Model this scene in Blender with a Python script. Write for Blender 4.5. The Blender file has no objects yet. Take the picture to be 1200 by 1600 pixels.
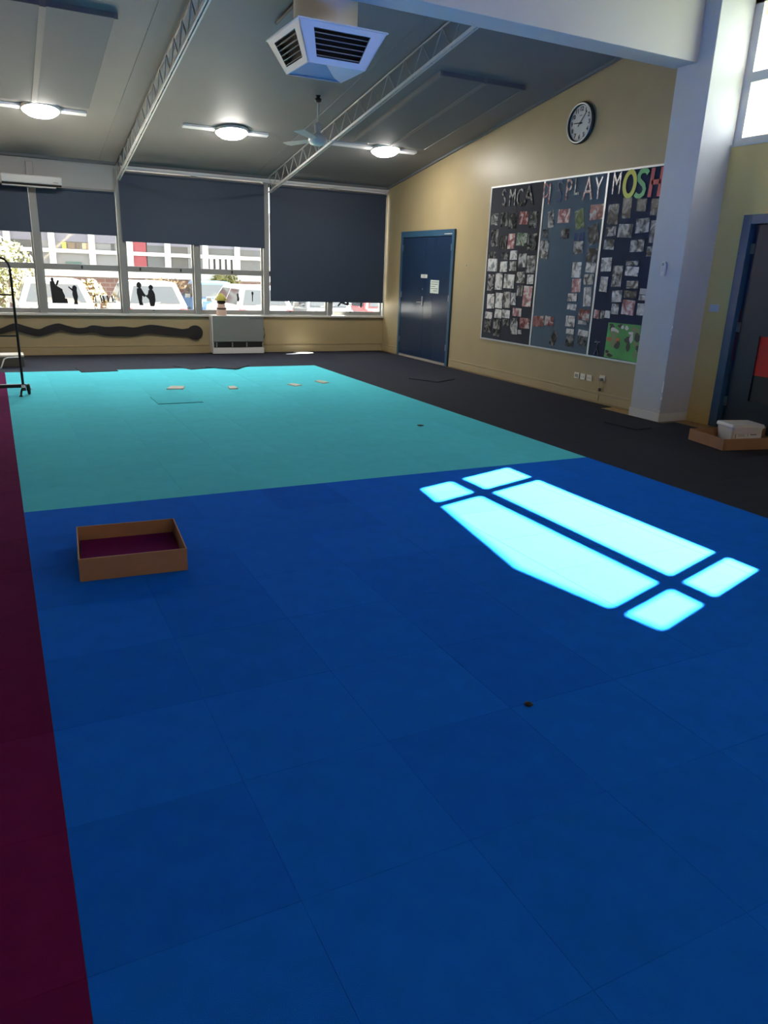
import bpy, math, random
from mathutils import Vector, Matrix
random.seed(7)
C = bpy.context.scene.collection
S = bpy.context.scene

# ---------------- camera ----------------
cam_d = bpy.data.cameras.new('camera'); cam = bpy.data.objects.new('camera', cam_d); C.objects.link(cam)
yaw, pitch, roll = 0.47842912, -0.31434248, 0.03831246
fwd = Vector((math.sin(yaw)*math.cos(pitch), math.cos(yaw)*math.cos(pitch), math.sin(pitch)))
rt = Vector((math.cos(yaw), -math.sin(yaw), 0)); up = rt.cross(fwd)
r2 = rt*math.cos(roll)+up*math.sin(roll); u2 = -rt*math.sin(roll)+up*math.cos(roll)
M = Matrix((r2, u2, -fwd)).transposed().to_4x4(); M.translation = (0, 0, 1.5)
cam.matrix_world = M
cam_d.sensor_fit = 'VERTICAL'; cam_d.sensor_height = 36; cam_d.lens = 26.07
cam_d.clip_start = 0.05; cam_d.clip_end = 300
S.camera = cam

# ---------------- world, sun, exposure ----------------
W = bpy.data.worlds.new('world'); S.world = W; W.use_nodes = True
nt = W.node_tree; bg = nt.nodes['Background']
bg.inputs[0].default_value = (0.88, 0.93, 1.0, 1); bg.inputs[1].default_value = 1.0
sd = bpy.data.lights.new('sun', 'SUN'); sun = bpy.data.objects.new('sun', sd); C.objects.link(sun)
sd.energy = 32; sd.angle = 0.009; sd.color = (1.0, 0.95, 0.86)
sun.rotation_euler = Vector((1, .31, .87)).to_track_quat('Z', 'Y').to_euler()
S.view_settings.view_transform = 'Standard'; S.view_settings.look = 'None'
S.view_settings.gamma = 1; S.view_settings.exposure = 2.9; S.view_settings.use_curve_mapping = False
S.cycles.max_bounces = 10; S.cycles.diffuse_bounces = 6; S.cycles.transparent_max_bounces = 12
S.cycles.sample_clamp_indirect = 6

# ---------------- materials ----------------
def mat(name, col, rough=.6, metal=0, var=0, noise=0, nscale=8, bump=0, bscale=60, spec=.5, emit=0, sheen=0):
    m = bpy.data.materials.new(name); m.use_nodes = True; n = m.node_tree.nodes; l = m.node_tree.links
    b = n['Principled BSDF']; b.inputs['Roughness'].default_value = rough; b.inputs['Metallic'].default_value = metal
    b.inputs['Specular IOR Level'].default_value = spec
    b.inputs['Base Color'].default_value = (*col, 1)
    if sheen: b.inputs['Sheen Weight'].default_value = sheen; b.inputs['Sheen Roughness'].default_value = .5
    tc = n.new('ShaderNodeTexCoord')
    if noise or var:
        val = n.new('ShaderNodeMath'); val.operation = 'ADD'; val.inputs[0].default_value = 1; val.inputs[1].default_value = 0
        if noise:
            t = n.new('ShaderNodeTexNoise'); t.inputs['Scale'].default_value = nscale; t.inputs['Detail'].default_value = 4
            l.new(tc.outputs['Object'], t.inputs['Vector'])
            mr = n.new('ShaderNodeMapRange'); mr.inputs[1].default_value = .3; mr.inputs[2].default_value = .7
            mr.inputs[3].default_value = -noise; mr.inputs[4].default_value = noise
            l.new(t.outputs[0], mr.inputs[0]); l.new(mr.outputs[0], val.inputs[1])
        if var:
            oi = n.new('ShaderNodeObjectInfo'); m2 = n.new('ShaderNodeMapRange')
            m2.inputs[3].default_value = 1-var; m2.inputs[4].default_value = 1+var
            l.new(oi.outputs['Random'], m2.inputs[0]); l.new(m2.outputs[0], val.inputs[0])
        vm = n.new('ShaderNodeVectorMath'); vm.operation = 'SCALE'; vm.inputs[0].default_value = col
        l.new(val.outputs[0], vm.inputs['Scale']); l.new(vm.outputs[0], b.inputs['Base Color'])
    if bump:
        t = n.new('ShaderNodeTexNoise'); t.inputs['Scale'].default_value = bscale; t.inputs['Detail'].default_value = 3
        l.new(tc.outputs['Object'], t.inputs['Vector'])
        bp = n.new('ShaderNodeBump'); bp.inputs['Strength'].default_value = bump; bp.inputs['Distance'].default_value = .01
        l.new(t.outputs[0], bp.inputs['Height']); l.new(bp.outputs[0], b.inputs['Normal'])
    if emit:
        b.inputs['Emission Color'].default_value = (1, .96, .9, 1); b.inputs['Emission Strength'].default_value = emit
    return m

def glass_mat(name, tint=(.96, .98, .97), gl=.08):
    m = bpy.data.materials.new(name); m.use_nodes = True; n = m.node_tree.nodes; l = m.node_tree.links
    n.remove(n['Principled BSDF'])
    t = n.new('ShaderNodeBsdfTransparent'); t.inputs[0].default_value = (*tint, 1)
    g = n.new('ShaderNodeBsdfGlossy'); g.inputs['Roughness'].default_value = .02
    x = n.new('ShaderNodeMixShader'); x.inputs[0].default_value = gl
    l.new(t.outputs[0], x.inputs[1]); l.new(g.outputs[0], x.inputs[2]); l.new(x.outputs[0], n['Material Output'].inputs[0])
    return m

def photo_mat(name, dark, light, tint=(1, 1, 1), sc=9, mid=.5):
    """printed photograph: soft blotches, different on every print"""
    m = bpy.data.materials.new(name); m.use_nodes = True; n = m.node_tree.nodes; l = m.node_tree.links
    b = n['Principled BSDF']; b.inputs['Roughness'].default_value = .22
    tc = n.new('ShaderNodeTexCoord'); oi = n.new('ShaderNodeObjectInfo')
    mu = n.new('ShaderNodeMath'); mu.operation = 'MULTIPLY'; mu.inputs[1].default_value = 57
    l.new(oi.outputs['Random'], mu.inputs[0])
    ad = n.new('ShaderNodeVectorMath'); ad.operation = 'ADD'
    l.new(tc.outputs['Object'], ad.inputs[0]); l.new(mu.outputs[0], ad.inputs[1])
    t = n.new('ShaderNodeTexNoise'); t.inputs['Scale'].default_value = sc; t.inputs['Detail'].default_value = 3; t.inputs['Distortion'].default_value = 1.2
    l.new(ad.outputs[0], t.inputs['Vector'])
    r = n.new('ShaderNodeValToRGB'); e = r.color_ramp.elements
    e[0].position = mid-.12; e[0].color = (dark*tint[0], dark*tint[1], dark*tint[2], 1)
    e[1].position = mid+.12; e[1].color = (light, light*.98, light*.96, 1)
    k = r.color_ramp.elements.new(mid); q = (dark*.6+light*.4); k.color = (q*tint[0], q*tint[1], q*tint[2], 1)
    l.new(t.outputs[0], r.inputs[0]); l.new(r.outputs[0], b.inputs['Base Color'])
    return m

# ---------------- mesh helpers ----------------
class MB:
    def __init__(s): s.v = []; s.f = []; s.m = []; s.sm = []
    def add(s, vs, fs, mi=0, smooth=False):
        o = len(s.v); s.v += [tuple(v) for v in vs]
        for f in fs: s.f.append(tuple(i+o for i in f)); s.m.append(mi); s.sm.append(smooth)
        return s
    def box(s, x0, x1, y0, y1, z0, z1, mi=0):
        v = [(x0,y0,z0),(x1,y0,z0),(x1,y1,z0),(x0,y1,z0),(x0,y0,z1),(x1,y0,z1),(x1,y1,z1),(x0,y1,z1)]
        return s.add(v, [(0,3,2,1),(4,5,6,7),(0,1,5,4),(1,2,6,5),(2,3,7,6),(3,0,4,7)], mi)
    def tube(s, pts, r, n=8, mi=0, closed=False):
        pts = [Vector(p) for p in pts]; rings = []
        for i, p in enumerate(pts):
            a = pts[i-1] if (i > 0 or closed) else p; b = pts[(i+1) % len(pts)] if (i < len(pts)-1 or closed) else p
            d = (b-a).normalized(); u = d.cross(Vector((0, 0, 1)))
            if u.length < .05: u = d.cross(Vector((0, 1, 0)))
            u.normalize(); w = d.cross(u); rr = r[i] if isinstance(r, (list, tuple)) else r
            rings.append([p+(u*math.cos(2*math.pi*k/n)+w*math.sin(2*math.pi*k/n))*rr for k in range(n)])
        vs = [q for g in rings for q in g]; fs = []
        N = len(pts)
        for i in range(N if closed else N-1):
            for k in range(n):
                j = (i+1) % N; fs.append((i*n+k, i*n+(k+1) % n, j*n+(k+1) % n, j*n+k))
        s.add(vs, fs, mi, True)
        if not closed: s.add(rings[0], [tuple(range(n))], mi); s.add(rings[-1], [tuple(reversed(range(n)))], mi)
        return s
    def lathe(s, prof, c=(0,0,0), axis='z', n=24, mi=0, caps=True):
        vs = []; fs = []
        for (r, h) in prof:
            for k in range(n):
                a = 2*math.pi*k/n; p = (r*math.cos(a), r*math.sin(a), h)
                if axis == 'x': p = (h, r*math.cos(a), r*math.sin(a))
                if axis == 'y': p = (r*math.cos(a), h, r*math.sin(a))
                vs.append((p[0]+c[0], p[1]+c[1], p[2]+c[2]))
        for i in range(len(prof)-1):
            for k in range(n): fs.append((i*n+k, i*n+(k+1) % n, (i+1)*n+(k+1) % n, (i+1)*n+k))
        s.add(vs, fs, mi, True)
        if caps: s.add(vs[:n], [tuple(reversed(range(n)))], mi); s.add(vs[-n:], [tuple(range(n))], mi)
        return s
    def prism(s, poly, a, b, axis='y', mi=0):
        """polygon in the plane across the axis, extruded from a to b"""
        def P(p, t):
            return (p[0], t, p[1]) if axis == 'y' else ((t, p[0], p[1]) if axis == 'x' else (p[0], p[1], t))
        n = len(poly); vs = [P(p, a) for p in poly]+[P(p, b) for p in poly]
        fs = [tuple(range(n)), tuple(reversed(range(n, 2*n)))]+[(i, i+n, (i+1) % n+n, (i+1) % n) for i in range(n)]
        return s.add(vs, fs, mi)
    def mesh(s, name, mats):
        me = bpy.data.meshes.new(name); me.from_pydata(s.v, [], s.f); me.update()
        for m in (mats if isinstance(mats, (list, tuple)) else [mats]): me.materials.append(m)
        me.polygons.foreach_set('material_index', s.m); me.polygons.foreach_set('use_smooth', s.sm)
        import bmesh
        bm = bmesh.new(); bm.from_mesh(me); bmesh.ops.recalc_face_normals(bm, faces=bm.faces); bm.to_mesh(me); bm.free()
        return me
    def build(s, name, mats, parent=None, bev=0, loc=None, rz=0):
        o = bpy.data.objects.new(name, s.mesh(name, mats)); C.objects.link(o)
        if parent: o.parent = parent
        if loc: o.location = loc
        if rz: o.rotation_euler.z = rz
        if bev:
            b = o.modifiers.new('bevel', 'BEVEL'); b.width = bev; b.segments = 2; b.limit_method = 'ANGLE'; b.angle_limit = .6
        return o
def B(*a): return MB().box(*a)
def tag(o, label=None, cat=None, group=None, kind=None):
    if label: o['label'] = label
    if cat: o['category'] = cat
    if group: o['group'] = group
    if kind: o['kind'] = kind
    return o
def thing(name, label, cat, loc=(0,0,0), rz=0, group=None):
    o = bpy.data.objects.new(name, None); C.objects.link(o); o.location = loc; o.rotation_euler = (0, 0, rz); o.empty_display_size = .1
    return tag(o, label, cat, group)
def struct(o): o['kind'] = 'structure'; return o
def semp(name, loc=(0,0,0)):
    o = bpy.data.objects.new(name, None); C.objects.link(o); o.location = loc; return struct(o)
_txt = {}
def text_mb(t, size, thick=.002, bold=0):
    """letters as a mesh in the XY plane, centred, extruded in Z"""
    cu = bpy.data.curves.new('t', 'FONT'); cu.body = t; cu.size = size; cu.extrude = thick; cu.offset = bold; cu.resolution_u = 3
    cu.align_x = 'CENTER'; cu.align_y = 'CENTER'
    o = bpy.data.objects.new('t', cu); C.objects.link(o); bpy.context.view_layer.update()
    me = o.to_mesh(); mb = MB(); mb.add([v.co[:] for v in me.vertices], [tuple(p.vertices) for p in me.polygons])
    o.to_mesh_clear(); bpy.data.objects.remove(o); bpy.data.curves.remove(cu)
    return mb
def onwall(mb, x, y, z, mirror=-1, sx=1, sz=1):
    """maps a text mesh (X right, Y up) on to a wall facing -X: right of the viewer is -Y"""
    mb.v = [(x-v[2]-.0025, y-v[0]*sx, z+v[1]*sz) for v in mb.v]; return mb

frame_m = mat('grey_white_frame_paint', (.25,.25,.24), .4, noise=.05, nscale=3)
cream = mat('cream_wall_paint', (.36,.285,.155), .42, noise=.04, nscale=2.5)
yellow = mat('yellow_wall_paint', (.78,.57,.19), .5, noise=.04, nscale=2.5)
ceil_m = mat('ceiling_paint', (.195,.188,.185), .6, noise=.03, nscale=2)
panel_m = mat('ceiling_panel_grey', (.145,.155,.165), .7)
pale = mat('pale_column_paint', (.48,.51,.52), .42, noise=.03, nscale=3)
beam_m = mat('beam_paint', (.46,.46,.42), .5, noise=.02, nscale=2)
greywall = mat('grey_panel_paint', (.36,.37,.36), .6)
door_m = mat('navy_gloss_door_paint', (.012,.029,.068), .2, spec=.6)
doorframe_m = mat('blue_frame_paint', (.030,.085,.15), .3)
blind_m = mat('slate_blue_blind_cloth', (.026,.042,.072), .6, noise=.05, nscale=30)
black = mat('black_metal', (.01,.01,.011), .4)
dark = mat('dark_slot', (.006,.006,.006), .8)
steel = mat('steel', (.5,.5,.5), .3, metal=1)
wood = mat('bare_timber_floor', (.40,.24,.09), .55, noise=.25, nscale=14)
card = mat('brown_cardboard', (.33,.17,.085), .8, noise=.08, nscale=10)
cardedge = mat('cardboard_edge', (.50,.30,.17), .8)
plastic = mat('white_plastic', (.62,.62,.60), .35)
pane_m = glass_mat('window_glass')
silver = mat('silver_trim', (.55,.57,.58), .35, metal=.6)
ink = mat('black_ink', (.012,.012,.014), .6)
# ---------------- setting: floor, walls, ceiling ----------------
YW = 13.35; XR = 6.73; XN = 6.93; XL = -4.0; YB = -7.0; CX = 6.685
def cz(y): return 2.95+.169*(YW-y)
struct(B(XL-.2, 7.1, YB-.2, YW+.15, -.2, -.006).build('floor', wood))
wb = MB()
wb.box(XL-.2, XR+.2, YW, YW+.15, -.01, .625)
wall_back = struct(wb.build('wall_back', cream))
B(XL, 1.89, YW+.005, YW+.15, 2.56, 2.95).build('upper_panel', greywall, wall_back)
B(1.89, XR, YW+.005, YW+.15, 2.86, 2.96).build('lintel', greywall, wall_back)
B(XL, 1.89, YW-.012, YW+.004, 2.905, 2.93).build('cover_strip', greywall, wall_back)
posts = [-3.0, -1.77, -.545, .68, 1.94, 3.145, 4.37, 5.607]
for x in posts: B(x-.05, x+.05, YW-.035, YW+.15, .665, 2.87).build('post', frame_m, wall_back, .004)
B(6.70, XR+.02, YW-.03, YW+.15, .665, 2.87).build('post', plastic, wall_back, .004)
struct(B(XL, XR, YW-.045, YW+.06, .628, .665).build('trim_1', mat('sill_paint', (.60,.59,.55), .4), None, .004))
o = struct(B(XL, XR-.02, YW-.018, YW, 0, .125).build('baseboard_back', cream, None, .004))
B(XL, XR-.02, YW-.022, YW, .132, .139).build('groove_strip', cream, o)
wr = struct(B(XR, XR+.25, 6.38, YW+.15, -.01, 4.5).build('wall_right', cream))
for (a, b) in ((6.40, 10.80), (12.69, 13.33)):
    o = struct(B(XR-.018, XR, a, b, .012, .10).build('baseboard_right', cream, None, .004))
    B(XR-.013, XR, a, b, .106, .135).build('upper_moulding', cream, o, .004)
# wall on the camera side of the column, with doorway and high window
wn = MB()
wn.box(XN, XN+.12, YB, 3.40, -.01, 2.4); wn.box(XN, XN+.12, -1.6, 3.40, 2.4, 5.8); wn.box(XN, XN+.12, YB, -1.6, 4.8, 5.8); wn.box(XN, XN+.12, YB, -5.0, 2.4, 5.0); wn.box(XN, XN+.12, -5.0, -1.6, 2.4, 3.6); wn.box(XN, XN+.12, 5.62, 6.4, -.01, 2.84); wn.box(XN, XN+.12, 5.94, 6.4, 2.84, 4.6)
wn.box(XN, XN+.12, 3.40, 4.54, -.01, 2.84); wn.box(XN, XN+.12, 4.54, 5.62, 2.175, 2.84)
wn.box(XN, XN+.12, 3.40, 5.94, 4.16, 5.2)
struct(wn.build('wall_near_right', yellow))
struct(B(XN-.012, XN, 5.62, 5.93, .0, .10).build('baseboard_near_right', yellow, None, .003))
struct(B(XL-.2, XN+.1, YB-.15, YB, -.01, 5.9).build('wall_front', cream))
struct(B(XL-.15, XL, YB, YW+.15, -.01, 5.9).build('wall_left', cream))
c = MB(); c.add([(XL-.2,YW+.2,cz(YW+.2)),(XN+.3,YW+.2,cz(YW+.2)),(XN+.3,YB-.2,cz(YB-.2)),(XL-.2,YB-.2,cz(YB-.2)),
  (XL-.2,YW+.2,cz(YW+.2)+.12),(XN+.3,YW+.2,cz(YW+.2)+.12),(XN+.3,YB-.2,cz(YB-.2)+.12),(XL-.2,YB-.2,cz(YB-.2)+.12)],
  [(0,1,2,3),(4,7,6,5),(0,4,5,1),(1,5,6,2),(2,6,7,3),(3,7,4,0)])
ceiling = struct(c.build('ceiling', ceil_m))
def slab(x0, x1, y0, y1, d0, d1, name, m, parent=ceiling):
    """box hugging the sloping ceiling, from d0 to d1 below it"""
    v = [(x, y, cz(y)-d) for d in (d1, d0) for (x, y) in ((x0,y0),(x1,y0),(x1,y1),(x0,y1))]
    return MB().add(v, [(0,3,2,1),(4,5,6,7),(0,1,5,4),(1,2,6,5),(2,3,7,6),(3,0,4,7)]).build(name, m, parent)
slab(XR-.03, XR, 6.42, 13.3, 0, .03, 'cornice', panel_m)
slab(XL, XR-.03, 13.28, 13.35, 0, .035, 'cornice', panel_m)
for (x0, x1, xm) in ((.10, 1.318, .69), (5.0, 6.16, 5.60)):
    slab(x0, xm-.03, 8.56, 11.0, 0, .05, 'ceiling_panel', panel_m); slab(xm+.03, x1, 8.56, 11.0, 0, .05, 'ceiling_panel', panel_m)
    slab(xm-.03, xm+.03, 8.56, 11.0, 0, .058, 'cover_strip', ceil_m); slab(x1, x1+.035, 8.56, 11.0, 0, .056, 'cover_strip', ceil_m)
    slab(x0-.035, x0, 8.56, 11.0, 0, .056, 'cover_strip', ceil_m)
for x in (1.70, 4.20): slab(x-.03, x+.03, 6.42, 13.2, 0, .008, 'cover_strip', ceil_m)
struct(B(XL, 6.49, 6.12, 6.42, 3.577, 4.25).build('trim_2', beam_m, None, .006)).name = 'trim_2'
col = struct(B(6.49, XN+.02, 5.93, 6.38, 0, 4.4).build('column', pale, None, .006))
B(6.478, 6.49, 5.918, 6.38, 0, .095).build('skirting', plastic, col, .003)
B(6.49, XN, 5.918, 5.93, 0, .095).build('skirting', plastic, col, .003)
chip = mat('bare_plaster_chip', (.78,.76,.70), .8)
for (z, h, w) in ((.33, .07, .012), (.40, .05, .008), (.25, .03, .01), (.11, .02, .01), (.95, .02, .006), (1.02, .03, .006)):
    B(6.4865, 6.492, 5.9265, 5.93+w, z, z+h).build('paint_chip', chip, col)

# ---------------- windows of the back wall ----------------
xs = [-3.0, -1.77, -.545, .68, 1.94, 3.145, 4.37, 5.607, 6.75]
for i in range(8):
    a, b = xs[i]+.05, xs[i+1]-.05; top = 2.56 if i < 4 else 2.86
    w = semp('window_%d' % (i+1), ((a+b)/2, YW+.05, .665)); h = (b-a)/2; t = top-.665
    f = MB(); f.box(-h, h, -.02, .03, 0, .07); f.box(-h, h, -.02, .03, t-.06, t); f.box(-h, -h+.025, -.02, .03, .07, t-.06); f.box(h-.025, h, -.02, .03, .07, t-.06)
    f.build('window_frame', frame_m, w)
    B(-h, h, -.035, .035, .665, .755).build('transom', frame_m, w, .004)
    B(-h+.025, h-.025, .0, .006, .07, .665).build('pane', pane_m, w); B(-h+.025, h-.025, .0, .006, .755, t-.06).build('pane', pane_m, w)
    for q in ((-.6, .6) if i == 4 else ((-.1,) if i == 2 else (.0,))):
        B(q*h-.012, q*h+.012, -.05, -.035, .69, .74).build('catch', black, w, .004)
    if i >= 2: B(-.3*h, -.3*h+.03, -.035, -.02, .05, .065).build('catch', black, w)

# ---------------- high window of the near right wall ----------------
w = semp('window_10', (XN+.03, 4.65, 2.84))
f = MB()
Y = [3.40, 3.49, 3.69, 3.78, 5.44, 5.53, 5.84, 5.91]
for (a, b) in ((3.40,3.49),(3.69,3.78),(5.44,5.53),(5.84,5.94)): f.box(0, .05, a-4.65, b-4.65, 0, 1.32)
f.box(-.005, .055, 3.40-4.65, 5.94-4.65, 0, .075); f.box(-.005, .055, 3.40-4.65, 5.94-4.65, .575, .665); f.box(0, .05, 3.40-4.65, 5.94-4.65, 1.27, 1.32)
f.build('window_frame', plastic, w)
for (a, b) in ((3.49,3.69),(3.78,5.44),(5.53,5.84)):
    B(.02, .026, a-4.65, b-4.65, .075, .575).build('pane', pane_m, w); B(.02, .026, a-4.65, b-4.65, .665, 1.27).build('pane', pane_m, w)
B(-.045, -.005, 3.38-4.65, 5.94-4.65, -.005, .012).build('sill', plastic, w)
ev = MB(); ev.prism([(2.2,5.2),(2.2,4.16),(3.63,4.236),(4.54,4.385),(5.97,4.156),(7.5,3.95),(7.5,5.2)], 7.38, 7.42, 'x')
tag(ev.build('eave_board', mat('beige_eave_board', (.42,.38,.30), .7)), 'beige eave board outside, seen through the top pane of the high window', 'eave board')

w = semp('window_11', (XN+.03, -3.3, 3.6))  # unseen window added behind the camera for daylight fill
for y in (-1.66, 0, 1.66): B(0, .05, y-.04, y+.04, 0, 1.2).build('post', plastic, w)
B(.02, .026, -1.7, 1.7, 0, 1.2).build('pane', pane_m, w)
# ---------------- doors ----------------
d = semp('door_1', (XR, 11.75, 0))
fr = MB(); fr.box(-.035, -.001, .83, .90, .0, 2.18); fr.box(-.035, -.001, -.92, -.85, 0, 2.18); fr.box(-.035, -.001, -.85, .83, 2.08, 2.18)
fr.build('door_frame', doorframe_m, d, .004)
for (a, b) in ((-.005, .825), (-.845, -.012)):
    lf = B(-.024, -.002, a, b, .045, 2.075).build('door_leaf', door_m, d, .002)
    if a > -.1:
        B(-.034, -.024, .02, .045, .93, 1.10).build('lock_plate', steel, lf); MB().tube([(-.03,.035,1.0),(-.075,.035,1.0),(-.075,.15,.995)], .009).build('lever_handle', steel, lf)
        MB().lathe([(.014,-.032),(.014,-.024)], (0,.04,1.22), 'x', 12).build('keyhole', steel, lf)
    for z in (.25, 1.05, 1.85): B(-.032, -.024, (b-.012 if a > -.1 else a), (b if a > -.1 else a+.012), z, z+.1).build('hinge', steel, lf)
B(-.03, -.001, -.84, .82, .0, .04).build('threshold', mat('worn_grey_threshold', (.30,.27,.24), .7), d)
B(-.04, -.035, -.86, -.62, 2.105, 2.115).build('scuff_strip', plastic, d)
pl = tag(B(XR-.030, XR-.026, 11.64, 11.86, 1.405, 1.465).build('number_plate', plastic), 'tiny white plate with grey characters across the blue double doors', 'sign')
onwall(text_mb('E 40', .055, .0005), XR-.030, 11.75, 1.435).build('lettering', mat('grey_lettering', (.25,.25,.25), .6), pl)
nt_ = tag(B(XR-.0275, XR-.0255, 11.24, 11.52, 1.165, 1.38).build('paper_notice', mat('pale_green_paper', (.60,.68,.62), .8)), 'pale paper notice with lines of print on the blue double doors', 'notice')
f = MB()
for k, (a, b) in enumerate(((.02,.26),(.02,.24),(.02,.16),(.02,.25),(.1,.24))):
    f.box(XR-.0283, XR-.0276, 11.52-b, 11.52-a, 1.345-k*.036, 1.353-k*.036)
f.build('printed_lines', ink, nt_)
# near door
d = semp('door_2', (XN, 5.08, 0))
struct(B(XN+.121, XN+.16, 4.45, 5.7, -.01, 2.3).build('wall_leak_stop', mat('dark_leak_board', (.05,.05,.05), .8)))  # unseen board added behind the door to stop daylight leaking round it
fr = MB()
for (a, b, z0, z1) in ((.44,.54,0,2.175),(-.54,-.44,0,2.175),(-.44,.44,2.085,2.175)): fr.box(-.012, .12, a, b, z0, z1)
fr.box(.097, .12, .39, .44, 0, 2.175); fr.box(.097, .12, -.44, .39, 2.03, 2.175); fr.box(.097,.12,-.44,.39,-.005,.05); fr.box(.097,.12,-.54,-.38,0,2.175)
fr.build('door_frame', doorframe_m, d, .004)
lf = MB(); lf.box(.055, .095, .15, .425, .02, 2.08); lf.box(.055, .095, -.44, .15, 1.0, 2.08); lf.box(.055, .095, -.44, .15, .02, .33)
lf = lf.build('door_leaf', mat('dark_navy_door_paint', (.010,.022,.040), .35, spec=.4), d)
B(.07, .085, -.44, .15, .60, 1.0).build('red_panel', mat('red_panel_paint', (.65,.005,.004), .5), lf)
B(.07, .085, -.44, .15, .33, .60).build('black_panel', mat('black_panel_paint', (.004,.006,.010), .4), lf)
B(.050, .055, .424, .432, .72, 1.25).build('red_edge_strip', mat('dark_red_strip', (.20,.004,.008), .5), lf)
brass = mat('aged_brass', (.30,.29,.20), .4, metal=.6)
for z in (.24, 1.02, 1.80): B(.046, .055, .395, .455, z, z+.10).build('hinge', brass, lf, .002)

# ---------------- carpet tiles ----------------
def tile_mesh(name, m, w=.4996, d=.4996):
    b = MB(); x, y, e = w/2, d/2, .0009
    v = [(-x,-y,-.006),(x,-y,-.006),(x,y,-.006),(-x,y,-.006),(-x,-y,-.0008),(x,-y,-.0008),(x,y,-.0008),(-x,y,-.0008),(-x+e,-y+e,0),(x-e,-y+e,0),(x-e,y-e,0),(-x+e,y-e,0)]
    b.add(v, [(0,3,2,1),(0,1,5,4),(1,2,6,5),(2,3,7,6),(3,0,4,7),(4,5,9,8),(5,6,10,9),(6,7,11,10),(7,4,8,11),(8,9,10,11)])
    return b.mesh(name, m)
blue = mat('blue_carpet_pile', (.006,.155,.74), .95, var=.04, noise=.05, nscale=9, bump=.25, bscale=330, spec=.04)
blue_d = mat('blue_carpet_pile_deeper', (.005,.140,.70), .95, var=.05, noise=.05, nscale=9, bump=.25, bscale=330, spec=.04)
teal = mat('turquoise_carpet_pile', (.105,.64,.74), .95, var=.025, noise=.04, nscale=7, bump=.2, bscale=330, spec=.04)
purple = mat('purple_carpet_pile', (.135,.009,.070), .95, var=.12, noise=.08, nscale=9, bump=.25, bscale=330, spec=.04)
navy = mat('navy_carpet_pile', (.011,.014,.028), .9, var=.08, noise=.08, nscale=8, bump=.25, bscale=330, spec=.3)
meshes = {}
def lay(root, m, x0, x1, y0, y1, alt=None):
    """one tile between these edges"""
    w, d = round(x1-x0-.0005, 4), round(y1-y0-.0005, 4)
    mm = alt if (alt and random.random() < .16) else m
    k = (mm.name, w, d)
    if k not in meshes: meshes[k] = tile_mesh('carpet_tile', mm, w, d)
    o = bpy.data.objects.new('carpet_tile', meshes[k]); C.objects.link(o); o.parent = root
    o.location = ((x0+x1)/2, (y0+y1)/2, random.uniform(-.0004, .0)); return o
Y0 = 4.87; X0 = .02
bc = thing('blue_carpet', 'blue carpet area of square tiles crossed by the sunlit patch', 'carpet')
tc_ = thing('turquoise_carpet', 'turquoise carpet area of square tiles beyond the blue tiles', 'carpet')
pc = thing('purple_carpet', 'purple carpet strip of square tiles along the left edge', 'carpet')
nc = thing('navy_carpet', 'dark navy carpet border of square tiles along window and right walls', 'carpet')
for i in range(9):
    for j in range(13): lay(tc_, teal, X0+i*.5, X0+i*.5+.5, Y0+j*.5, Y0+j*.5+.5)
    for j in range(12): lay(bc, blue, X0+i*.5, X0+i*.5+.5, Y0-j*.5-.5, Y0-j*.5, blue_d)
for i in range(4):
    for j in range(25): lay(pc, purple, X0-i*.5-.5, X0-i*.5, Y0+6.5-j*.5-.5, Y0+6.5-j*.5)
YT = Y0+6.5
for j in range(4):
    ya, yb = YT+j*.5, min(YT+j*.5+.5, YW-.025)
    if yb-ya < .03: continue
    for i in range(18):
        xa = X0-4*.5+i*.5
        if xa < CX-.02: lay(nc, navy, xa, min(xa+.5, CX), ya, yb)
for j in range(25):
    yb = YT-j*.5; ya = yb-.5
    for i in range(5):
        xa = X0+4.5+i*.5; xb = min(xa+.5, CX)
        if xb > 6.475 and yb > 5.91 and ya < 6.4:
            if xa > 6.475: continue
            xb = 6.475
        lay(nc, navy, xa, xb, ya, yb)
# loose tiles
loose = mat('loose_tile_backing', (.012,.013,.022), .9)
def loosetile(name, m, x, y, z, rz, label, w=.498, d=.498, cat='carpet tile', tilt=0, g='loose carpet tiles lying on the floor'):
    o = bpy.data.objects.new(name, None)
    b = MB(); b.box(-w/2, w/2, -d/2, d/2, 0, .004, 1); b.box(-w/2, w/2, -d/2, d/2, .004, .0075, 0)
    o = b.build(name, [m, loose], None, .001, (x, y, z), rz); o.rotation_euler.x = tilt
    return tag(o, label, cat, g)
loosetile('loose_carpet_tile', navy, 1.20, 11.44, .001, .07, 'loose navy tile overlapping the turquoise edge, leftmost, nearest the trolley')
loosetile('loose_carpet_tile', navy, 2.64, 11.50, .001, .36, 'loose navy tile on the turquoise far edge, left one of the two before the heater')
loosetile('loose_carpet_tile', navy, 3.10, 11.40, .009, .88, 'loose navy tile on the turquoise far edge, right one of the two before the heater')
loosetile('loose_carpet_tile', teal, 1.745, 8.665, .001, .0, 'loose turquoise tile with a dark raised edge in the turquoise area', .5, .5, tilt=.0)
loosetile('loose_carpet_tile', navy, 5.66, 9.54, .001, .50, 'loose navy tile turned askew on the navy border before the double doors')
loosetile('carpet_offcut', navy, 5.98, 5.88, .001, .12, 'narrow navy carpet offcut on the floor near the column foot', .24, .44, 'offcut')
scrap = mat('pale_felt_scrap', (.62,.60,.50), .9)
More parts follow.
